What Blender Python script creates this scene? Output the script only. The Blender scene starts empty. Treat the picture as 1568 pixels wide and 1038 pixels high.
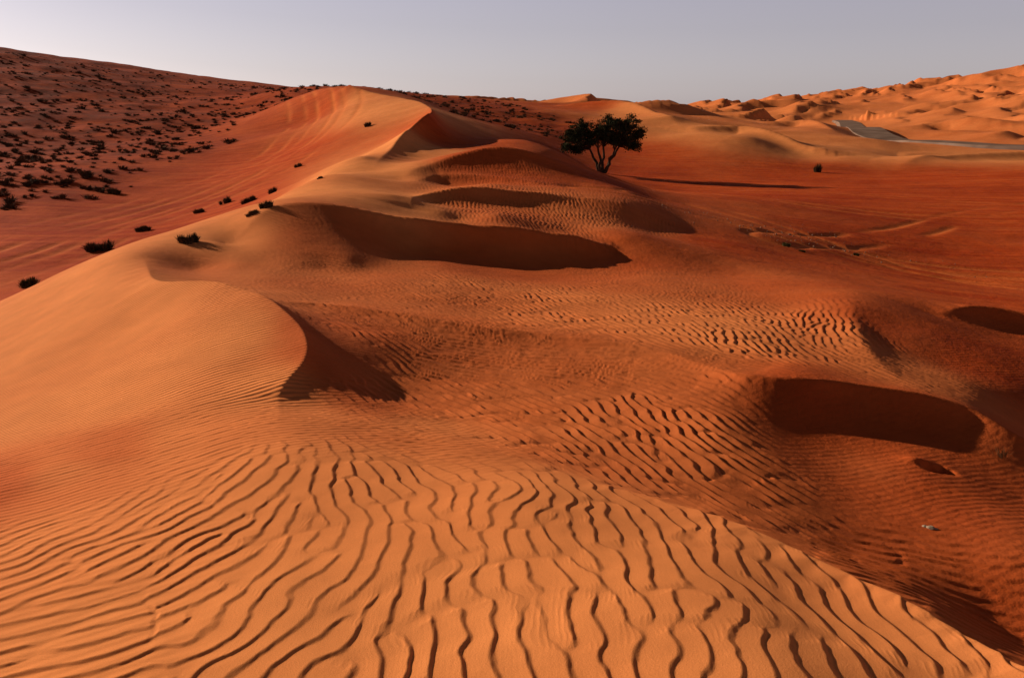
import bpy, math, random, time
import numpy as np
T0=time.time()
rng=np.random.default_rng(7); random.seed(7)
sc=bpy.context.scene
EYE=5.0
# ---------------------------------------------------------------- survey helper
F=1220.0; P=math.radians(16); sP,cP=math.sin(P),math.cos(P)
def ray(px,py):
    a=(px-784)/F; b=(519-py)/F
    k=cP+b*sP
    return a/k,(-sP+b*cP)/k      # x per metre forward, z per metre forward
def S(px,py,Y):
    ax,t=ray(px,py); return (ax*Y,Y,t*Y)
def onz(px,py,z=-4.9):
    ax,t=ray(px,py); Y=z/t; return (ax*Y,Y)

# ---------------------------------------------------------------- crest lines
CR=[]
def crest(pts,lee,wl,ww,eps=0.02):
    CR.append((pts,lee,wl,ww,eps))
crest([(222,396,11.8,0),(226,412,10.8,.12),(243,430,9.6,.25),(330,432,9,.28),(400,452,8.2,.26),(450,490,7.3,.26),(468,520,6.7,.25),(465,550,6.2,.22),(435,585,5.7,.17),(425,615,5.4,.07),(430,650,4.8,0)],+1,.36,1.2,.01)
crest([(480,628,5.3,0),(700,680,4.6,.02),(900,735,4,.05),(1100,790,3.55,.14),(1300,880,2.95,.3),(1430,945,2.6,.38),(1568,1020,2.25,.44),(1750,1130,1.9,.25)],+1,.27,1.0,.012)
crest([(400,456,8.6,0),(480,464,9.1,.07),(600,478,8.9,.11),(730,500,8.5,.14),(850,513,8.3,.13),(1000,534,7.8,.09),(1080,560,7.2,.11),(1150,574,6.75,.17),(1230,580,6.7,.24),(1300,586,6.8,.28),(1400,600,6.8,.28),(1480,622,6.7,.25),(1540,655,6.45,.22),(1610,700,6.2,.17),(1720,790,5.6,0)],-1,.33,1.1,.012)
crest([(345,374,13.6,0),(360,366,13.9,.06),(400,325,14.7,.13),(460,310,15.3,.17),(530,316,15.6,.24),(600,330,15.8,.45),(650,335,15.9,.65),(730,345,16.1,.8),(850,358,16.4,.72),(900,367,16.5,.45),(945,377,16.8,0)],-1,.75,2.2,.02)
crest([(628,320,17.8,0),(640,300,20,.38),(700,288,21,.48),(780,292,21.5,.42),(880,303,22,.15),(960,316,22,0)],-1,.65,2.5,.02)
crest([(640,278,24.5,0),(670,268,26,.3),(740,268,26,.35),(800,275,25.5,.2),(840,284,25,0)],-1,.7,1.8,.03)
crest([(612,275,25,0),(640,256,26.5,.2),(690,240,28,.45),(750,227,29.5,.55),(800,230,30,.45),(870,250,31,.15),(900,262,33,0)],-1,1.4,4,.04)
crest([(570,262,27,0),(580,245,30,.4),(600,225,35,1.4),(630,195,42,2.6),(660,172,48,3.4),(650,160,58,1.5),(600,148,70,.8),(540,131,78,1.5),(520,134,80,.9),(470,143,88,0)],-1,2.0,6,.04)
crest([(1300,455,11.5,0),(1305,490,10,.18),(1320,525,8.8,.2),(1360,570,7.7,.06),(1420,602,7,0)],+1,.42,1.0,.08)
crest([(1430,482,11.5,0),(1490,468,12,.28),(1568,478,12,.34),(1700,500,11.5,.2),(1800,520,11,0)],-1,.35,1.2)
crest([(850,166,132,0),(920,157,130,2),(975,160,122,2.6),(1012,180,108,1.8),(1040,196,96,0)],-1,4,10,.3)
crest([(1040,205,92,0),(1130,200,96,1.6),(1190,213,90,1.8),(1235,230,84,1.5),(1290,243,80,0)],-1,2.5,8,.2)
crest([(1150,192,150,0),(1230,184,155,2.2),(1265,192,140,1.6),(1280,205,125,0)],-1,3.5,10,.2)
crest([(1370,200,150,0),(1440,190,155,2.2),(1500,188,150,2.2),(1568,196,140,1.7),(1640,205,130,0)],-1,4,11,.2)
crest([(1370,262,70,0),(1440,240,84,1.3),(1568,236,90,1.6),(1700,236,92,1)],-1,3,9,.2)

def smooth_poly(pts):
    W=[]
    for p in pts:
        x,y,_=S(p[0],p[1],p[2]); W.append((x,y,p[3]))
    W=np.array(W); n=len(W); out=[]
    for i in range(n-1):
        p0=W[max(i-1,0)];p1=W[i];p2=W[i+1];p3=W[min(i+2,n-1)]
        for k in range(4):
            t=k/4
            out.append(.5*((2*p1)+(-p0+p2)*t+(2*p0-5*p1+4*p2-p3)*t*t+(-p0+3*p1-3*p2+p3)*t**3))
    out.append(W[-1]); out=np.array(out); out[:,2]=np.maximum(out[:,2],0)
    return out
POLY=[(smooth_poly(c[0]),c[1],c[2],c[3],c[4]) for c in CR]
def polydist(X,Y,poly):
    best=np.full(X.shape,1e18); SA=np.zeros(X.shape); SS=np.zeros(X.shape); SWt=np.zeros(X.shape)
    for i in range(len(poly)-1):
        ax,ay,aa=poly[i]; bx,by,ba=poly[i+1]
        dx,dy=bx-ax,by-ay; L2=dx*dx+dy*dy+1e-12
        t=np.clip(((X-ax)*dx+(Y-ay)*dy)/L2,0,1)
        ex=X-(ax+t*dx); ey=Y-(ay+t*dy); d=ex*ex+ey*ey+1e-9
        np.minimum(best,d,out=best)
        w=1/(d+1e-4); w=w*w*w*math.sqrt(L2)
        SA+=w*(aa+t*(ba-aa)); SS+=w*(dx*ey-dy*ex)/np.sqrt(L2*d); SWt+=w
    return np.sqrt(best),SS/SWt,SA/SWt
def tents(X,Y):
    H=np.zeros(X.shape)
    for poly,lee,wl,ww,eps in POLY:
        R=7*ww
        m=(X>poly[:,0].min()-R)&(X<poly[:,0].max()+R)&(Y>poly[:,1].min()-R)&(Y<poly[:,1].max()+R)
        if not m.any(): continue
        d,sg,A=polydist(X[m],Y[m],poly)
        f=np.clip(.5+.5*sg*lee,0,1); f=f*f*(3-2*f)
        w=ww+(wl-ww)*f
        dd=np.sqrt(d*d+eps*eps)-eps
        H[m]+=A*np.exp(-dd/w)
    return H

# ---------------------------------------------------------------- survey points
SV="""0 1038 2.2;0 900 2.85;0 740 4.3;0 680 5.4;0 600 7.3;0 530 9.4;0 485 11.1;100 440 11.4;210 390 12;300 377 13.1;330 372 13.4
400 1038 2.1;800 1038 2.05;1200 1038 2.0;1568 1100 1.95;400 900 2.65;400 800 3.28;430 690 4.2;700 850 2.9;800 750 3.6;1100 900 2.6;650 720 4.0;1000 820 3.15
200 800 3.4;200 700 4.5;300 650 5.0;200 600 6.15;200 500 8.4;100 550 7.9;330 560 6.3;300 480 8.0;300 412 12.0;360 404 12.1
700 660 5.2;900 710 4.75;1100 762 4.5;1300 842 4.1;1500 945 3.6;1568 985 3.4;1300 868 3.6;1430 933 3.2;1568 1006 3.0
400 402 12.3;400 425 11.0;500 420 11.9;600 430 11.5;800 430 13;1000 430 13.5;1200 430 14.3;1300 430 16;1400 440 17;1568 450 19;850 470 10.5;1000 480 10.2;1150 510 9.0;1200 470 11.3
1000 600 6.6;850 600 6.6;700 600 6.5;600 600 6.3;560 620 5.65;520 570 6.25;560 520 7.5;700 560 7.3;850 560 7.4;1000 700 5.1;1100 650 5.8
1130 612 6.4;1230 640 6.3;1300 648 6.35;1400 656 6.4;1480 668 6.35;1560 712 6.0;1300 700 5.7;1400 705 5.7;1200 720 5.15;1400 800 4.6;1568 850 4.2;1568 770 5.3;1700 760 6.4;1568 600 8.2;1400 520 9.55;1450 560 8.7;1500 507 11.0;1480 590 7.8
400 385 12.9;460 390 12.8;530 395 12.9;600 392 13.9;680 398 14.3
430 402 12.3;500 407 12.5;560 410 12.7;700 407 13.8;780 413 14.4;860 390 15.8;940 386 16.4
450 303 18;500 270 24;560 240 30;550 290 20;600 300 18.5;700 335 17.8;680 325 18;760 330 18;900 345 19;1000 355 20.5
650 290 23;750 283 23.5;880 285 26;950 290 27;740 224 42;695 222 43;655 232 36;640 245 33;800 215 48;850 235 43
480 180 75;500 200 60;450 250 48;400 290 40;300 350 31;350 355 27;420 310 24;550 190 55;530 165 68;600 175 56
0 470 20;0 400 27;200 350 34;330 300 42;420 230 60;200 400 25;100 400 27;300 375 26
0 330 38;200 260 55;400 215 65;0 200 80;150 200 85;0 130 110;200 160 105;300 180 95;400 170 100
0 80 150;150 105 150;300 137 140;400 146 120;430 146 105
600 143 115;700 158 110;830 175 105;870 193 98;800 205 75;750 190 85
950 190 100;950 220 85;1000 240 75;900 205 90;921 265 60;940 275 47;900 270 41;960 284 37;1000 265 62;1000 292 40
1050 181 200;1050 200 110;1150 215 85;1250 245 78;1350 240 95;1568 250 80;1350 218 125;1450 222 112;1568 228 105;1300 195 215
1300 190 240;1312 200 175;1335 211 138;1400 217 122;1290 186 262
1100 168 450;1250 152 450;1400 138 430;1568 112 400;1400 180 220;1568 175 190;1568 150 270;1250 175 290
1100 380 18.5;1050 330 24;1000 305 29;1150 350 24;1200 390 20;1200 330 32;1400 400 25;1300 300 46;1450 262 68;1568 290 52;1568 380 29;1100 300 38;1200 265 66;1100 420 15.2
0 120 400;300 152 400;540 162 350;700 168 400;920 168 400;1568 140 1100;1250 166 1000;1400 158 1000"""
pts=[]
for tok in SV.replace("\n",";").split(";"):
    a=[float(v) for v in tok.split()]
    pts.append(S(*a))
for c in CR:
    for p in c[0]: pts.append(S(p[0],p[1],p[2]))
for px in range(0,1600,260): pts.append(S(px,176,3500)); pts.append(S(px,174.5,7000))
for x,y in((0,.6),(-.8,.8),(.8,.8),(0,1.2)): pts.append((x,y,-1.63))
pts=np.array(pts)
def sstep(a,b,x):
    t=np.clip((x-a)/(b-a),0,1); return t*t*(3-2*t)
TH0=math.radians(41)
def polar(X,Y):
    r=np.hypot(X,Y)+1e-9; th=np.arctan2(X,Y)
    return np.clip(th,-TH0,TH0),np.log(np.maximum(r,.6)),np.maximum(r,.6),th
def base(r): return -(1.7+3.2*sstep(math.log(5),math.log(32),np.log(r)))
KT=1.6   # angular weight
th,lr,r,_=polar(pts[:,0],pts[:,1])
q=(pts[:,2]-base(r)-tents(pts[:,0],pts[:,1]))/r
N=len(pts); PX=th*KT; PL=lr
def ker(d2): return .5*d2*np.log(d2+1e-12)
K=ker((PX[:,None]-PX[None])**2+(PL[:,None]-PL[None])**2)+np.eye(N)*8e-6
Q=np.stack([np.ones(N),PX,PL],1)
M=np.block([[K,Q],[Q.T,np.zeros((3,3))]])
sol=np.linalg.solve(M,np.concatenate([q,np.zeros(3)]))
def tps(X,Y):
    th,lr,r,tho=polar(X,Y)
    sh=X.shape; a=(th*KT).ravel(); b=lr.ravel(); o=np.empty(a.size)
    CH=30000
    for i in range(0,a.size,CH):
        aa=a[i:i+CH];bb=b[i:i+CH]
        d2=(aa[:,None]-PX[None])**2+(bb[:,None]-PL[None])**2
        o[i:i+CH]=ker(d2)@sol[:N]+sol[N]+sol[N+1]*aa+sol[N+2]*bb
    o=o.reshape(sh)
    fade=1-sstep(math.radians(70),math.radians(150),np.abs(tho))
    return base(r)+r*o*fade

# ---------------------------------------------------------------- noise
TAB=rng.random((256,256))
def vn(x,y,s=0):
    x=x+s*17.3;y=y+s*9.1
    xi=np.floor(x).astype(np.int64);yi=np.floor(y).astype(np.int64)
    fx=x-xi;fy=y-yi
    fx=fx*fx*fx*(fx*(fx*6-15)+10);fy=fy*fy*fy*(fy*(fy*6-15)+10)
    a=TAB[xi&255,yi&255];b=TAB[(xi+1)&255,yi&255];c=TAB[xi&255,(yi+1)&255];d=TAB[(xi+1)&255,(yi+1)&255]
    return (a*(1-fx)+b*fx)*(1-fy)+(c*(1-fx)+d*fx)*fy-.5
def fbm(x,y,o=4,s=0):
    h=0;A=1
    for k in range(o):
        h=h+A*vn(x*2**k,y*2**k,s+k*3);A*=.5
    return h

# ---------------------------------------------------------------- attribute anchors
# px py Y red amp fine rough barchan dux duy
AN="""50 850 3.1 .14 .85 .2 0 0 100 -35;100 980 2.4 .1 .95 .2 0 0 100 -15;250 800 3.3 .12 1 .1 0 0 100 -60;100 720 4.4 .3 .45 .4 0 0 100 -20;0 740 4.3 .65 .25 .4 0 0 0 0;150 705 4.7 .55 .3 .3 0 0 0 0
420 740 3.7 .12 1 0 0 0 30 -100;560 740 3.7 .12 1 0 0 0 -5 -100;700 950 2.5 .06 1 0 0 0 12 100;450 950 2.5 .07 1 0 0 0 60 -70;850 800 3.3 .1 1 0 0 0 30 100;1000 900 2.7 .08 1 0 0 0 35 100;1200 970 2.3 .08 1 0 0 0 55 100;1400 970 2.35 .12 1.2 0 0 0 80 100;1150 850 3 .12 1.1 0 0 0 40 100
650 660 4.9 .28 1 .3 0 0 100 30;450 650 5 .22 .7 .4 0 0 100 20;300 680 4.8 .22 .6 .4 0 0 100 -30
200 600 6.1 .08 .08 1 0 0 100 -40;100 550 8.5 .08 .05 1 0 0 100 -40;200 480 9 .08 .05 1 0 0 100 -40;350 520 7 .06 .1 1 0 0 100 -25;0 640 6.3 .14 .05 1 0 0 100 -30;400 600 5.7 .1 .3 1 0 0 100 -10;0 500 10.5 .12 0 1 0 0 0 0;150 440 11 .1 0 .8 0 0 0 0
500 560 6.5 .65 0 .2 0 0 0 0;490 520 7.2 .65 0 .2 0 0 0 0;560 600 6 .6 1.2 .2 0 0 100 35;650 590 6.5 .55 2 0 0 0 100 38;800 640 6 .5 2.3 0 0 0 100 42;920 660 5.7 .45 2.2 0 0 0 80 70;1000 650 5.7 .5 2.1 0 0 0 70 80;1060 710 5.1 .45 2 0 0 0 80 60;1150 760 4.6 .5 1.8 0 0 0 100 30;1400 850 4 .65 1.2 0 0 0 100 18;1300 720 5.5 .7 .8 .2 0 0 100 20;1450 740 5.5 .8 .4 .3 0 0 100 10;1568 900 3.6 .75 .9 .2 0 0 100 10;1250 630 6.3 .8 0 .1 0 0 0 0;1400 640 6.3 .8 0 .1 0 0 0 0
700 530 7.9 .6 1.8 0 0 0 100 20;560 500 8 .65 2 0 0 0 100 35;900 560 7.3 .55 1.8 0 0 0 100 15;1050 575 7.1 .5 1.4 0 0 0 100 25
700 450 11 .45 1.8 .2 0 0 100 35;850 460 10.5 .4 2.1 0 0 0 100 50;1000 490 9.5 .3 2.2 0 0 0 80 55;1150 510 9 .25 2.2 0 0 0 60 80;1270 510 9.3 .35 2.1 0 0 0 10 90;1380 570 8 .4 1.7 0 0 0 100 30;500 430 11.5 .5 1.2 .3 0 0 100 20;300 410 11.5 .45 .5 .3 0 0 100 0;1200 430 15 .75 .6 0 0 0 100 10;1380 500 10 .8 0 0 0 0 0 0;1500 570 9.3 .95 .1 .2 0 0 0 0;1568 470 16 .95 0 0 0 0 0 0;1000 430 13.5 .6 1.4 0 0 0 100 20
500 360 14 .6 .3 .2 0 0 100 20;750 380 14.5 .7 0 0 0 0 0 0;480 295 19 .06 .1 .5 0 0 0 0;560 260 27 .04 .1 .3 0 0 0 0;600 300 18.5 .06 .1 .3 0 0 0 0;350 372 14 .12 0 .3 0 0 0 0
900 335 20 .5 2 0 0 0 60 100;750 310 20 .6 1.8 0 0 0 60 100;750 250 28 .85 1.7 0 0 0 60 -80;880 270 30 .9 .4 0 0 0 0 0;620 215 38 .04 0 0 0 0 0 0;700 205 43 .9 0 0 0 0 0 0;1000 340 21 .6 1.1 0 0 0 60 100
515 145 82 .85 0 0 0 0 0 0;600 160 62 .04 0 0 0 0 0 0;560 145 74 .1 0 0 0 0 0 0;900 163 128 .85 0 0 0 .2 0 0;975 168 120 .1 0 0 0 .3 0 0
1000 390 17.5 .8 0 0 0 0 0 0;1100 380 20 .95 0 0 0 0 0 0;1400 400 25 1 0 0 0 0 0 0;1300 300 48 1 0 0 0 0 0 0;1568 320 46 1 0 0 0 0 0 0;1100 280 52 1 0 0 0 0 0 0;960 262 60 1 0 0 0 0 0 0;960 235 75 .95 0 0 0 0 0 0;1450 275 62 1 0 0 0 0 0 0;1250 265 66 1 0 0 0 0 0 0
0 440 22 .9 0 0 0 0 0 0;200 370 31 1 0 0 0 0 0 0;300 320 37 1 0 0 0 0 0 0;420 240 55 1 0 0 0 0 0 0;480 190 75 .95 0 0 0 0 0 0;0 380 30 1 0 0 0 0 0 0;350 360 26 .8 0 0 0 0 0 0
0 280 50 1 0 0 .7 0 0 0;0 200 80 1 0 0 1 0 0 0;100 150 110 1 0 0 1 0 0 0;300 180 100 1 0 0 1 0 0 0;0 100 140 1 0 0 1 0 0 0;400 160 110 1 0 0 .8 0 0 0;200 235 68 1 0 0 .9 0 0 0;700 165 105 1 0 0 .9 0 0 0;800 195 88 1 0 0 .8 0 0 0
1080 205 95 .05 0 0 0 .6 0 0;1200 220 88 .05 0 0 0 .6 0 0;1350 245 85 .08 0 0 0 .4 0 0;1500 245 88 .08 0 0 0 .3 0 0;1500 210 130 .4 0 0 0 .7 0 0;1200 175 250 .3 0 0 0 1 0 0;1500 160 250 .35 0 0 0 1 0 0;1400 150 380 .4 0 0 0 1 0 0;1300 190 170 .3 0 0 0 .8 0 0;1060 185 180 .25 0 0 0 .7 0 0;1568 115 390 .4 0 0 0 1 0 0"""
SUNAZ=math.radians(-30); SX,SY=math.cos(SUNAZ),math.sin(SUNAZ)  # light travel direction
rows=[]
for tok in AN.replace("\n",";").split(";"):
    a=[float(v) for v in tok.split()]
    px,py,Y=a[:3]; x,y,z=S(px,py,Y)
    c2=s2=0.
    if a[8] or a[9]:
        L=math.hypot(a[8],a[9]); e=4
        p1=onz(px-a[8]/L*e,py-a[9]/L*e,z); p2=onz(px+a[8]/L*e,py+a[9]/L*e,z)
        ang=math.atan2(p2[1]-p1[1],p2[0]-p1[0])+math.pi/2   # wave vector angle
        c2,s2=math.cos(2*ang),math.sin(2*ang)
    rows.append([x,y]+a[3:8]+[c2,s2])
AR=np.array(rows)
a_th,a_lr,_,_=polar(AR[:,0],AR[:,1])
GT=np.linspace(-TH0,TH0,360); GL=np.linspace(math.log(.6),math.log(7000),560)
gt,gl=np.meshgrid(GT,GL)
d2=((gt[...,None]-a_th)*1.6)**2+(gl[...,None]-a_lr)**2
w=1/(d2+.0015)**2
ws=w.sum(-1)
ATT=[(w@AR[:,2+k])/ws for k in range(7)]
del d2,w
def lookup(G,th,lr):
    u=np.clip((th-GT[0])/(GT[1]-GT[0]),0,len(GT)-1.001); v=np.clip((lr-GL[0])/(GL[1]-GL[0]),0,len(GL)-1.001)
    ui=u.astype(int);vi=v.astype(int);fu=u-ui;fv=v-vi
    return (G[vi,ui]*(1-fu)+G[vi,ui+1]*fu)*(1-fv)+(G[vi+1,ui]*(1-fu)+G[vi+1,ui+1]*fu)*fv

# ---------------------------------------------------------------- tracks and road line
def catmull(W,n):
    W=np.array(W,float);o=[]
    for k in range(len(W)-1):
        p0=W[max(k-1,0)];p1=W[k];p2=W[k+1];p3=W[min(k+2,len(W)-1)]
        for j in range(n):
            s=j/n;o.append(.5*((2*p1)+(-p0+p2)*s+(2*p0-5*p1+4*p2-p3)*s*s+(-p0+3*p1-3*p2+p3)*s**3))
    o.append(W[-1]);return np.array(o)
def nearline(X,Y,W):
    best=np.full(X.shape,1e18); sg=np.ones(X.shape)
    for i in range(len(W)-1):
        ax,ay=W[i][:2]; bx,by=W[i+1][:2]; dx,dy=bx-ax,by-ay; L2=dx*dx+dy*dy+1e-12
        t=np.clip(((X-ax)*dx+(Y-ay)*dy)/L2,0,1); ex=X-(ax+t*dx); ey=Y-(ay+t*dy); d=ex*ex+ey*ey
        m=d<best; best[m]=d[m]; sg[m]=np.sign(dx*ey-dy*ex)[m]
    return np.sqrt(best)*sg
def onzs(l,z=-4.9): return [onz(a,b,z) for a,b in l]
TR=[ [S(*p)[:2] for p in ((487,163,92),(500,182,75),(480,205,62),(400,245,50),(250,305,40),(120,345,34),(0,385,28),(-150,430,24))],
     onzs([(980,372),(1200,392),(1400,408),(1600,420)],-4.3), onzs([(1050,345),(1250,385),(1420,415),(1620,440)],-4.4),
     onzs([(1000,310),(1200,330),(1400,340),(1600,335)]), onzs([(1180,420),(1300,380),(1400,350),(1500,320),(1600,305)],-4.6),
     onzs([(900,383),(1150,378),(1350,392),(1600,400)],-4.3), onzs([(1060,290),(1250,296),(1420,310),(1600,318)]) ]
def trackmask(X,Y):
    T=np.zeros(X.shape)
    for i,t in enumerate(TR):
        W=catmull(t,5)
        m=(X>W[:,0].min()-5)&(X<W[:,0].max()+5)&(Y>W[:,1].min()-5)&(Y<W[:,1].max()+5)
        if not m.any(): continue
        xm,ym=X[m],Y[m]
        d=nearline(xm,ym,W)
        v=np.exp(-((np.abs(d)-.75)/.22)**2)
        if i==0:
            v=v+.7*np.exp(-((np.abs(d-2.4)-.75)/.25)**2)+.7*np.exp(-((np.abs(d+2.6)-.75)/.25)**2)
        v=v*np.clip(.7+1.5*fbm(xm/3,ym/3,3,91),0,1.2)
        T[m]=np.maximum(T[m],v)
    return T
RP=catmull([S(*p)[:2] for p in ((1290,186,262),(1300,190,240),(1312,200,175),(1335,211,138),(1400,217,122),(1480,222,112),(1568,226,106),(1750,232,100))],8)

# ---------------------------------------------------------------- macro terrain
PIT=S(1435,714,5.6)
def macro(X,Y):
    th,lr,r,tho=polar(X,Y)
    front=1-sstep(math.radians(60),math.radians(100),np.abs(tho))
    rough=lookup(ATT[3],th,lr)*front; bar=lookup(ATT[4],th,lr)
    m=(X>30)&(X<110)&(Y>85)&(Y<280)
    if m.any():
        d=nearline(X[m],Y[m],RP); b_=bar[m]; b_*=1-np.exp(-(d/11)**4); bar[m]=b_
    H=tps(X,Y)+tents(X,Y)
    H+=rough*(fbm(X/18,Y/18,4,2)*1.0+np.abs(fbm(X/5,Y/5,2,5))*.22)
    wx=fbm(X/45,Y/45,3,9)*1.6
    for L,A,s in((30,2.1,1),(14,.9,4)):
        ph=((X*SX+Y*SY)/L+wx*(34/L)*.8+s*.37); f=ph-np.floor(ph)
        saw=np.where(f<.8,sstep(0,.8,f),1-((f-.8)/.2))
        mod=np.clip(.5+1.5*fbm(X/(L*1.3),Y/(L*1.3),2,20+s),0,1.3)
        H+=A*saw*mod*bar*np.clip(r/110,.6,1.7)*(r<2500)
    H+=fbm(X/3,Y/3,3,31)*.05*sstep(6,20,r)+fbm(X/.9,Y/.9,2,37)*.012
    dx=(X-PIT[0])/.12; dy=(Y-PIT[1])/.07; dd=dx*dx+dy*dy
    dd=dd*(1+.5*fbm(X/.06,Y/.06,2,88))
    H-=.06*np.exp(-dd**2)
    H+=.03*np.exp(-(((X-PIT[0]+.12)/.11)**2+((Y-PIT[1]-.09)/.07)**2))
    return H

# ---------------------------------------------------------------- wind ripple field (oriented narrow-band phase field)
NG=2304; LG=46.0; OX,OY=-20.0,0.5
lam=.102; k0=2*math.pi/lam
cell=LG/NG
noise=rng.standard_normal((NG,NG)).astype(np.float32)
FN=np.fft.fft2(noise)
kx=np.fft.fftfreq(NG,cell)*2*math.pi
KX,KY=np.meshgrid(kx,kx)
xs=OX+np.arange(NG)*cell; ys=OY+np.arange(NG)*cell
XX,YY=np.meshgrid(xs,ys)
tt,ll,_,_=polar(XX,YY)
ang2=np.arctan2(lookup(ATT[6],tt,ll),lookup(ATT[5],tt,ll))+fbm(XX/.7,YY/.7,3,50)*.9
ang=ang2/2
del tt,ll
Ac=np.zeros((NG,NG),np.complex64)
nf=18
for n in range(nf):
    a=SUNAZ-math.pi/2+math.pi*n/nf
    ca,sa=math.cos(a),math.sin(a)
    kr=KX*ca+KY*sa-k0; kt=-KX*sa+KY*ca
    G=np.exp(-.5*(kr/(k0*.12))**2-.5*(kt/(k0*.12))**2)
    C=np.fft.ifft2(FN*G).astype(np.complex64)
    dl=np.angle(np.exp(2j*(ang-a)))/2
    Ac+=C*np.exp(-.5*(dl/math.radians(9))**2).astype(np.float32)
    del kr,kt,G,C,dl
Ac/=np.abs(Ac[100:1200]).mean()
del FN,KX,KY,XX,YY,ang,ang2
def ripple(X,Y):
    out=np.zeros(X.shape)
    m=(Y>OY+.1)&(Y<44)&(X>OX+.1)&(X<OX+LG-.1)
    x,y=X[m],Y[m]
    u=(x+.013*fbm(x/.085,y/.085,2,70)+.055*fbm(x/.25,y/.25,2,76)-OX)/cell; v=(y+.013*fbm(x/.085,y/.085,2,73)+.055*fbm(x/.25,y/.25,2,79)-OY)/cell
    u=np.clip(u,1,NG-2.01);v=np.clip(v,1,NG-2.01)
    ui=u.astype(int);vi=v.astype(int);fu=u-ui;fv=v-vi
    a=(Ac[vi,ui]*(1-fu)+Ac[vi,ui+1]*fu)*(1-fv)+(Ac[vi+1,ui]*(1-fu)+Ac[vi+1,ui+1]*fu)*fv
    env=np.clip(np.abs(a)*1.6,.1,1)
    s=(np.angle(a)/(2*math.pi))%1.
    f=.76
    h=np.where(s<f,(s/f)**1.2,np.cos(np.clip((s-f)/(1-f),0,1)*math.pi)*.5+.5)
    out[m]=h*env
    return out

# ---------------------------------------------------------------- terrain mesh (polar sheet)
D=math.radians
tf=np.concatenate([np.arange(-180,-55,3.),np.arange(-55,-41,.2),np.arange(-41,41,.07),np.arange(41,55,.2),np.arange(55,179.9,3.)])
tf=np.radians(tf)
rr=[.02,.2,.5,.8,1.1,1.35]; r_=1.5
while r_<7000:
    rr.append(r_)
    dens=.88*(1500/r_**2+115/r_)
    if r_>150: dens*=.7
    if r_>600: dens*=.5
    r_+=1/dens
rr=np.array(rr)
NR,NC=len(rr),len(tf)
TT,RR=np.meshgrid(tf,rr)
X=RR*np.sin(TT);Y=RR*np.cos(TT)
Z=macro(X,Y)
th,lr,r,tho=polar(X,Y)
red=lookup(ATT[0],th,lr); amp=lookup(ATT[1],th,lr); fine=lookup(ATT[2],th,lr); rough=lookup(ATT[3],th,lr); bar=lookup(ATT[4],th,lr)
trk=trackmask(X,Y)
amp*=(np.abs(tho)<D(54))*(1-sstep(34,42,r))
amp=np.clip((amp-.03)*1.05,0,2.3)*(.85+.6*fbm(X/.8,Y/.8,2,60))
Z+=.0090*ripple(X,Y)*amp
Z-=.05*trk
Z+=EYE
co=np.stack([X,Y,Z],-1).reshape(-1,3).astype(np.float32)
me=bpy.data.meshes.new("desert_dunes_ground")
nv=NR*NC
i=np.arange(NR-1)[:,None]*NC; j=np.arange(NC)[None]; j2=(j+1)%NC
quads=np.stack([i+j,i+j2,i+NC+j2,i+NC+j],-1).reshape(-1,4)
quads=quads[:,::-1].astype(np.int32)
nq=len(quads)
me.vertices.add(nv); me.vertices.foreach_set("co",co.ravel())
me.loops.add(nq*4); me.loops.foreach_set("vertex_index",quads.ravel())
me.polygons.add(nq); me.polygons.foreach_set("loop_start",(np.arange(nq)*4).astype(np.int32))
me.polygons.foreach_set("use_smooth",np.ones(nq,bool))
me.update(calc_edges=True)
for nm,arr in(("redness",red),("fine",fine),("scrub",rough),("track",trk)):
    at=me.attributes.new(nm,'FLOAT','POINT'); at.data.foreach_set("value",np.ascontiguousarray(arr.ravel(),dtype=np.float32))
ground=bpy.data.objects.new("desert_dunes_ground",me); sc.collection.objects.link(ground)
print("mesh",nv,time.time()-T0)

def locate(px,py,ymax=700,ymin=2.):
    ax,t=ray(px,py)
    Ys=np.exp(np.linspace(math.log(ymin),math.log(ymax),2500))
    H=macro(ax*Ys,Ys)
    below=np.nonzero(t*Ys<H)[0]
    k=below[0] if len(below) else len(Ys)-1
    return ax*Ys[k],Ys[k],H[k]+EYE

# ---------------------------------------------------------------- materials
def newmat(name):
    m=bpy.data.materials.new(name); m.use_nodes=True
    nt=m.node_tree; b=nt.nodes["Principled BSDF"]; b.inputs["Roughness"].default_value=.95
    b.inputs["Specular IOR Level"].default_value=.03
    return m,nt,b
def nd(nt,t,**k):
    n=nt.nodes.new(t)
    for a,v in k.items(): setattr(n,a,v)
    return n
m,nt,b=newmat("sand"); L=nt.links.new
geo=nd(nt,"ShaderNodeNewGeometry")
def attr(n):
    a=nd(nt,"ShaderNodeAttribute",attribute_name=n); return a.outputs["Fac"]
def mix(fac,a,bb,mode='MIX'):
    n=nd(nt,"ShaderNodeMix",data_type='RGBA',blend_type=mode)
    if isinstance(fac,(int,float)): n.inputs[0].default_value=fac
    else: L(fac,n.inputs[0])
    for k,v in((6,a),(7,bb)):
        if isinstance(v,tuple): n.inputs[k].default_value=(*v,1)
        else: L(v,n.inputs[k])
    return n.outputs[2]
def mth(op,a,bb=0.,c=None):
    n=nd(nt,"ShaderNodeMath",operation=op)
    for k,v in enumerate((a,bb) if c is None else (a,bb,c)):
        if isinstance(v,(int,float)): n.inputs[k].default_value=v
        else: L(v,n.inputs[k])
    return n.outputs[0]
def noi(scale,detail=3,rough=.5,vec=None):
    n=nd(nt,"ShaderNodeTexNoise"); n.inputs["Scale"].default_value=scale; n.inputs["Detail"].default_value=detail; n.inputs["Roughness"].default_value=rough
    L(vec if vec else geo.outputs["Position"],n.inputs["Vector"]); return n.outputs["Fac"]
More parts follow.
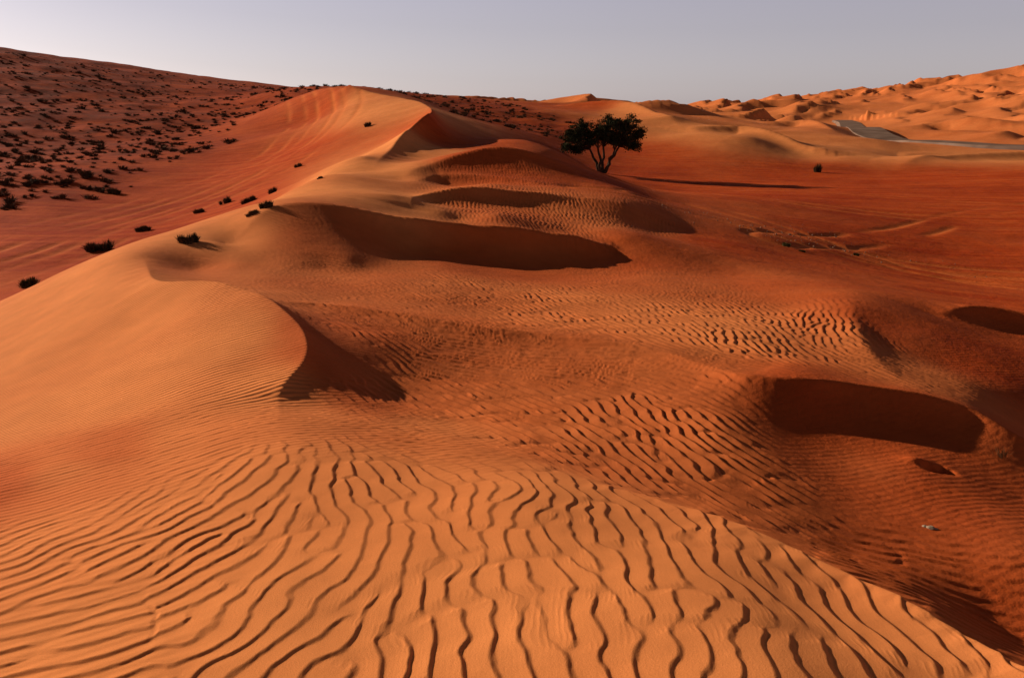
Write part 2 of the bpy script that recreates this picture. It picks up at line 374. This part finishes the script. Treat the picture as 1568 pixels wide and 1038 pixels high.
def rng_(v,a,b_,c=0.,d=1.):
    n=nd(nt,"ShaderNodeMapRange"); L(v,n.inputs[0])
    for k,q_ in enumerate((a,b_,c,d)): n.inputs[k+1].default_value=q_
    return n.outputs[0]
def mp(rotz=0,scale=(1,1,1)):
    n=nd(nt,"ShaderNodeMapping"); n.inputs["Rotation"].default_value=(0,0,rotz); n.inputs["Scale"].default_value=scale
    L(geo.outputs["Position"],n.inputs["Vector"]); return n.outputs["Vector"]
n1=noi(.35,5,.6); n2=noi(2.5,4,.6)
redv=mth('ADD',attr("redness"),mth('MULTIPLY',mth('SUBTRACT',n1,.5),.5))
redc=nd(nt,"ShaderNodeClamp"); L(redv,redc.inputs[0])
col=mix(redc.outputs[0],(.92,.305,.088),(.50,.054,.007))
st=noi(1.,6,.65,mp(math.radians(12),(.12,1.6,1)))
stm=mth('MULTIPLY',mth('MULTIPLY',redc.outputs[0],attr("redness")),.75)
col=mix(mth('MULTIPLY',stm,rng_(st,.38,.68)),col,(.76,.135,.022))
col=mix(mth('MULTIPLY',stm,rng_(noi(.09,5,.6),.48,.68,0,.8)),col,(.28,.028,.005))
col=mix(mth('MULTIPLY',attr("track"),.6),col,(.80,.20,.045))
col=mix(mth('MULTIPLY',attr("scrub"),rng_(noi(.35,6,.7),.38,.62,.05,.75)),col,(.13,.034,.013))
col=mix(1.,col,rng_(noi(420,2,.6),.3,.7,.84,1.12),'MULTIPLY')
col=mix(1.,col,rng_(n2,.3,.7,.9,1.05),'MULTIPLY')
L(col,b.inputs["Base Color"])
wv=nd(nt,"ShaderNodeTexWave",wave_type='BANDS',bands_direction='X'); wv.inputs["Scale"].default_value=5.; wv.inputs["Distortion"].default_value=6; wv.inputs["Detail"].default_value=2; wv.inputs["Detail Scale"].default_value=.35
L(mp(math.radians(62)),wv.inputs["Vector"])
b1=nd(nt,"ShaderNodeBump"); b1.inputs["Strength"].default_value=.75; b1.inputs["Distance"].default_value=.010
L(mth('MULTIPLY',wv.outputs["Fac"],attr("fine")),b1.inputs["Height"])
b2=nd(nt,"ShaderNodeBump"); b2.inputs["Strength"].default_value=.45; b2.inputs["Distance"].default_value=.004
L(noi(160,4,.7),b2.inputs["Height"]); L(b1.outputs[0],b2.inputs["Normal"])
b3=nd(nt,"ShaderNodeBump"); b3.inputs["Distance"].default_value=.12
L(mth('MULTIPLY',mth('MULTIPLY',attr("redness"),attr("redness")),.5),b3.inputs["Strength"]); L(noi(1.7,6,.7),b3.inputs["Height"]); L(b2.outputs[0],b3.inputs["Normal"])
L(b3.outputs[0],b.inputs["Normal"])
me.materials.append(m)

def plantmat(name,c1,c2,sc_=6):
    m,nt,b=newmat(name)
    g=nt.nodes.new("ShaderNodeNewGeometry"); n=nt.nodes.new("ShaderNodeTexNoise"); n.inputs["Scale"].default_value=sc_
    nt.links.new(g.outputs["Position"],n.inputs["Vector"])
    r=nt.nodes.new("ShaderNodeValToRGB"); r.color_ramp.elements[0].position=.35; r.color_ramp.elements[1].position=.65
    r.color_ramp.elements[0].color=(*c1,1); r.color_ramp.elements[1].color=(*c2,1)
    nt.links.new(n.outputs["Fac"],r.inputs[0]); nt.links.new(r.outputs[0],b.inputs["Base Color"])
    return m
leafm=plantmat("acacia_leaf",(.025,.028,.012),(.06,.05,.02),3)
barkm=plantmat("bark",(.04,.024,.015),(.08,.045,.025),12)
shrubm=plantmat("dry_shrub",(.035,.028,.014),(.10,.055,.025),4)
scrubm=plantmat("hill_scrub",(.05,.028,.016),(.13,.06,.028),2)
grassm=plantmat("green_grass",(.045,.045,.015),(.12,.10,.035),8)
rockm=plantmat("rock",(.25,.16,.1),(.45,.33,.22),9)
pebm=plantmat("pebble",(.12,.05,.03),(.38,.20,.12),9)

def mkobj(name,V,Fc,mat,parent=None,smooth=False):
    me=bpy.data.meshes.new(name); me.from_pydata(V,[],Fc); me.materials.append(mat)
    if smooth: me.polygons.foreach_set("use_smooth",[True]*len(me.polygons))
    o=bpy.data.objects.new(name,me); sc.collection.objects.link(o)
    if parent: o.parent=parent
    return o
def blades(V,Fc,cx,cy,cz,rad,hgt,n,wid,spread=1.1):
    for _ in range(n):
        a=random.uniform(0,2*math.pi); e=random.random()**.7*spread
        ro=rad*.35*math.sqrt(random.random()); a0=random.uniform(0,2*math.pi)
        bx,by=cx+ro*math.cos(a0),cy+ro*math.sin(a0)
        l=random.uniform(.6,1.05)
        tx=bx+math.cos(a)*rad*e*l*.9; ty=by+math.sin(a)*rad*e*l*.9; tz=cz+hgt*l*math.sqrt(max(0.05,1-.75*(e/1.2)**2))
        w=wid*random.uniform(.6,1.3); px_,py_=-math.sin(a0)*w,math.cos(a0)*w
        mx,my,mz=bx+(tx-bx)*.45,by+(ty-by)*.45,cz+(tz-cz)*.62
        k=len(V)
        V.extend([(bx-px_*.5,by-py_*.5,cz-.03),(bx+px_*.5,by+py_*.5,cz-.03),(mx+px_,my+py_,mz),(mx-px_,my-py_,mz),(tx,ty,tz)])
        Fc.extend([(k,k+1,k+2,k+3),(k+3,k+2,k+4)])
for px,py,wpx,hpx,g in((47,438,42,13,1),(150,384,50,13,0),(220,354,28,9,0),(290,372,40,14,0),(305,326,26,7,0),(345,312,22,9,0),(380,310,30,8,0),(417,296,20,8,0),(408,318,26,12,0),(385,329,26,7,0),(456,256,18,6,0),(563,194,16,6,0),(490,274,12,4,0),(175,297,30,8,0),(1252,264,18,12,0),(1535,700,44,16,0),(1205,377,20,5,1),(1228,386,14,4,1),(1312,390,12,3,1)):
    x,y,z=locate(px,py); s=math.hypot(x,y)/F
    V=[];Fc=[]
    rad=wpx*s*.5; h=hpx*s*1.15
    if px==1535: blades(V,Fc,x,y,z,rad,h,34,.0018)
    else:
        for _ in range(7):
            ox,oy=random.uniform(-.5,.5)*rad,random.uniform(-.4,.4)*rad
            zz=float(macro(np.array([x+ox]),np.array([y+oy]))[0])+EYE
            blades(V,Fc,x+ox,y+oy,zz-.02,rad*.55,h*random.uniform(.65,1.1),80,rad*.016+.004)
    mkobj("grass_tuft" if g else "desert_shrub",V,Fc,grassm if g else shrubm)
V=[];Fc=[]
n=9000
tx=np.radians(rng.uniform(-38,12,n)); rl=np.exp(rng.uniform(math.log(34),math.log(175),n))
cx=rl*np.sin(tx); cy=rl*np.cos(tx)
t_,l_,_,_=polar(cx,cy); pr=lookup(ATT[3],t_,l_)
keep=(rng.random(n)<.54*np.clip((pr-.22)*1.6,0,1)*(rl/150)**.6*(.4+1.6*np.clip(fbm(cx/9,cy/9,2,77)+.5,0,1)))
cx=cx[keep];cy=cy[keep]; cz=macro(cx,cy)+EYE
for x,y,z in zip(cx,cy,cz):
    s=random.uniform(.2,.6)*(1.4 if random.random()<.14 else 1)
    blades(V,Fc,x,y,z-.03,s,s*.6,40,s*.06)
    if s>.45: blades(V,Fc,x+s*random.uniform(-.8,.8),y+s*random.uniform(-.6,.6),z-.05,s*.7,s*.45,28,s*.05)
mkobj("hillside_scrub",V,Fc,scrubm)

# ---------------------------------------------------------------- acacia tree
bx,by,_=S(921,265,60); bz=float(macro(np.array([bx]),np.array([by]))[0])+EYE
sc_t=math.hypot(bx,by)/F*88/4.45
tree=bpy.data.objects.new("acacia_tree",None); sc.collection.objects.link(tree); tree.location=(bx,by,bz)
TV=[];TF=[]
def tube(p,rads,n=7):
    base_=len(TV)
    for k,(c,rd) in enumerate(zip(p,rads)):
        d=np.array(p[min(k+1,len(p)-1)])-np.array(p[max(k-1,0)]); d=d/np.linalg.norm(d)
        u=np.cross(d,[.3,1,.1]);u/=np.linalg.norm(u);v=np.cross(d,u)
        for q_ in range(n):
            a=2*math.pi*q_/n; TV.append(tuple(np.array(c)+rd*(math.cos(a)*u+math.sin(a)*v)))
    for k in range(len(p)-1):
        for q_ in range(n):
            TF.append((base_+k*n+q_,base_+k*n+(q_+1)%n,base_+(k+1)*n+(q_+1)%n,base_+(k+1)*n+q_))
def branch(a,b_,r0,r1,wob=.12,n=6):
    a=np.array(a);b_=np.array(b_);P_=[];R_=[]
    for k in range(n+1):
        t=k/n; P_.append(a+(b_-a)*t+np.array([random.uniform(-wob,wob) for _ in range(3)])*math.sin(math.pi*t)); R_.append(r0+(r1-r0)*t)
    tube(P_,R_); return P_
ell=[((-2.1,0,2.55),(.95,1.2,.9)),((-1.5,.3,3.25),(.8,1.3,.6)),((-.8,0,2.5),(.8,1.2,.6)),((-.1,0,3.1),(1.0,1.5,.7)),((.9,-.1,3.4),(1.1,1.5,.85)),((2.0,.1,3.3),(.95,1.3,.8)),((1.6,0,2.4),(1.1,1.2,.6)),((.6,0,2.5),(.8,1.2,.5)),((-2.6,0,1.95),(.45,.8,.5)),((-1.8,0,1.7),(.6,.8,.35)),((2.3,0,2.0),(.6,.8,.4)),((2.65,0,2.8),(.4,.7,.45))]
stems=[((0,0,-.2),(-.9,.1,1.7)),((.05,0,-.2),(.1,.2,1.9)),((.1,0,-.2),(.9,-.1,1.6)),((-.05,0,-.2),(-.35,-.3,1.8)),((.08,.05,-.2),(1.3,.3,1.9))]
ends=[]
for a,e in stems:
    p=branch(a,e,.14,.07); ends.append(e)
LV=[];LF=[]
cl=[]
for c,rd in ell:
    for _ in range(int(36*rd[0]*rd[1]*rd[2]/1.2)+8):
        d=np.array([random.gauss(0,1) for _ in range(3)]); d/=np.linalg.norm(d); f=random.uniform(.3,1.1)
        cl.append(np.array(c)+d*f*np.array(rd))
for c in cl:
    e=min(ends,key=lambda q_:np.linalg.norm(np.array(q_)-c))
    if random.random()<.35: branch(e,c,.035,.01,.15,4)
    R=random.uniform(.16,.42)
    for _ in range(105):
        d=np.array([random.gauss(0,.5) for _ in range(3)])*R; d[2]*=.6
        p=c+d; s=random.uniform(.035,.08)
        u=np.array([random.gauss(0,1) for _ in range(3)]);u/=np.linalg.norm(u)
        v=np.cross(u,[random.gauss(0,1) for _ in range(3)]);v/=np.linalg.norm(v)
        k=len(LV)
        LV.extend([tuple(p-u*s),tuple(p+v*s*.6),tuple(p+u*s),tuple(p-v*s*.6)]); LF.append((k,k+1,k+2,k+3))
tr=mkobj("trunk_and_limbs",TV,TF,barkm,tree,True); fo=mkobj("foliage",LV,LF,leafm,tree)
tree.scale=(sc_t,)*3

# ---------------------------------------------------------------- road
o=catmull(RP,3); tg=np.gradient(o,axis=0); tg/=np.linalg.norm(tg,axis=1)[:,None]; nr=np.stack([-tg[:,1],tg[:,0]],1)
V=[];Fc=[]
offs=np.linspace(-2.8,2.8,5)
hz=np.stack([macro(o[:,0]+nr[:,0]*f,o[:,1]+nr[:,1]*f) for f in offs],1)
hc=hz.max(1); hc=np.convolve(np.pad(hc,4,'edge'),np.ones(9)/9,'valid')
for k in range(len(o)):
    for q_,f in enumerate((-4.0,-2.8,2.8,4.0)):
        zz=hc[k]+EYE+.16-(1.3 if q_ in(0,3) else 0)
        V.append((o[k,0]+nr[k,0]*f,o[k,1]+nr[k,1]*f,zz))
for k in range(len(o)-1):
    for q_ in range(3): Fc.append((k*4+q_,k*4+q_+1,k*4+5+q_,k*4+4+q_))
mr=plantmat("road_surface",(.19,.115,.08),(.30,.19,.135),.35)
mr.node_tree.nodes["Principled BSDF"].inputs["Specular IOR Level"].default_value=0
mkobj("desert_road",V,Fc,mr,smooth=False)

# ---------------------------------------------------------------- stones
import bmesh
def stone(px,py,s,nm="stone"):
    x,y,z=locate(px,py)
    bm=bmesh.new(); bmesh.ops.create_icosphere(bm,subdivisions=2,radius=s)
    for v in bm.verts:
        v.co*=random.uniform(.8,1.2); v.co.z*=.55; v.co.x*=1.3
    me=bpy.data.meshes.new(nm); bm.to_mesh(me); bm.free(); me.materials.append(rockm)
    o=bpy.data.objects.new(nm,me); sc.collection.objects.link(o); o.location=(x,y,z+s*.25)
stone(1425,809,.02); stone(1416,807,.013); stone(1433,811,.011)
V=[];Fc=[]
for _ in range(200):
    px=random.gauss(1200,150);py=random.gauss(375,14)
    if not(960<px<1560 and 340<py<420): continue
    x,y=onz(px,py,-4.1); s=random.uniform(.01,.035)
    k=len(V); V.append((x,y,s))
    for q_ in range(5):
        a=q_*1.257+random.random()*.5; V.append((x+math.cos(a)*s*1.2,y+math.sin(a)*s*1.2,-.02))
    Fc+= [(k,k+1+q_,k+1+(q_+1)%5) for q_ in range(5)]
V=np.array(V); g=macro(V[:,0],V[:,1])+EYE; V[:,2]+=g
mkobj("pebbles",[tuple(v) for v in V],Fc,pebm)

# ---------------------------------------------------------------- light, sky, camera
EL=math.radians(18)
w_=bpy.data.worlds.new("World"); sc.world=w_; w_.use_nodes=True
wn=w_.node_tree; bg=wn.nodes["Background"]; WL=wn.links.new
sk=wn.nodes.new("ShaderNodeTexSky"); sk.sky_type='NISHITA'; sk.sun_disc=False
sk.sun_elevation=EL; sk.sun_rotation=math.atan2(-SX,-SY); sk.air_density=1.0; sk.dust_density=.8; sk.ozone_density=2.0
hs=wn.nodes.new("ShaderNodeHueSaturation"); hs.inputs["Saturation"].default_value=.35
WL(sk.outputs[0],hs.inputs["Color"])
hz_=wn.nodes.new("ShaderNodeMix"); hz_.data_type='RGBA'; hz_.inputs[0].default_value=.35
WL(hs.outputs[0],hz_.inputs[6]); hz_.inputs[7].default_value=(5.4,5.2,5.5,1)
# sky tint: pale lavender near horizon, unseen upper sky darkened to cut fill light
tc=wn.nodes.new("ShaderNodeTexCoord"); sx=wn.nodes.new("ShaderNodeSeparateXYZ"); WL(tc.outputs["Generated"],sx.inputs[0])
cr=wn.nodes.new("ShaderNodeValToRGB"); WL(sx.outputs["Z"],cr.inputs[0])
e=cr.color_ramp.elements; e[0].position=0; e[0].color=(1,.91,.93,1); e[1].position=.22; e[1].color=(.76,.71,.86,1)
e2=e.new(.42); e2.color=(.06,.056,.075,1)
mx=wn.nodes.new("ShaderNodeMix"); mx.data_type='RGBA'; mx.blend_type='MULTIPLY'; mx.inputs[0].default_value=1
WL(hz_.outputs[2],mx.inputs[6]); WL(cr.outputs[0],mx.inputs[7]); WL(mx.outputs[2],bg.inputs[0]); bg.inputs[1].default_value=.108
sun=bpy.data.lights.new("sun","SUN"); sun.energy=5; sun.angle=math.radians(.5); sun.color=(1,.86,.70)
so=bpy.data.objects.new("sun",sun); sc.collection.objects.link(so)
from mathutils import Vector
so.rotation_euler=Vector((SX*math.cos(EL),SY*math.cos(EL),-math.sin(EL))).to_track_quat('-Z','Y').to_euler()
cam=bpy.data.cameras.new("camera"); cam.lens=36*F/1568; cam.sensor_width=36; cam.clip_end=20000; cam.clip_start=.05
cob=bpy.data.objects.new("camera",cam); sc.collection.objects.link(cob); cob.location=(0,0,EYE); cob.rotation_euler=(math.radians(90-16),0,0)
sc.camera=cob
sc.view_settings.view_transform='Standard'; sc.view_settings.look='None'; sc.view_settings.exposure=0
print("done",time.time()-T0)
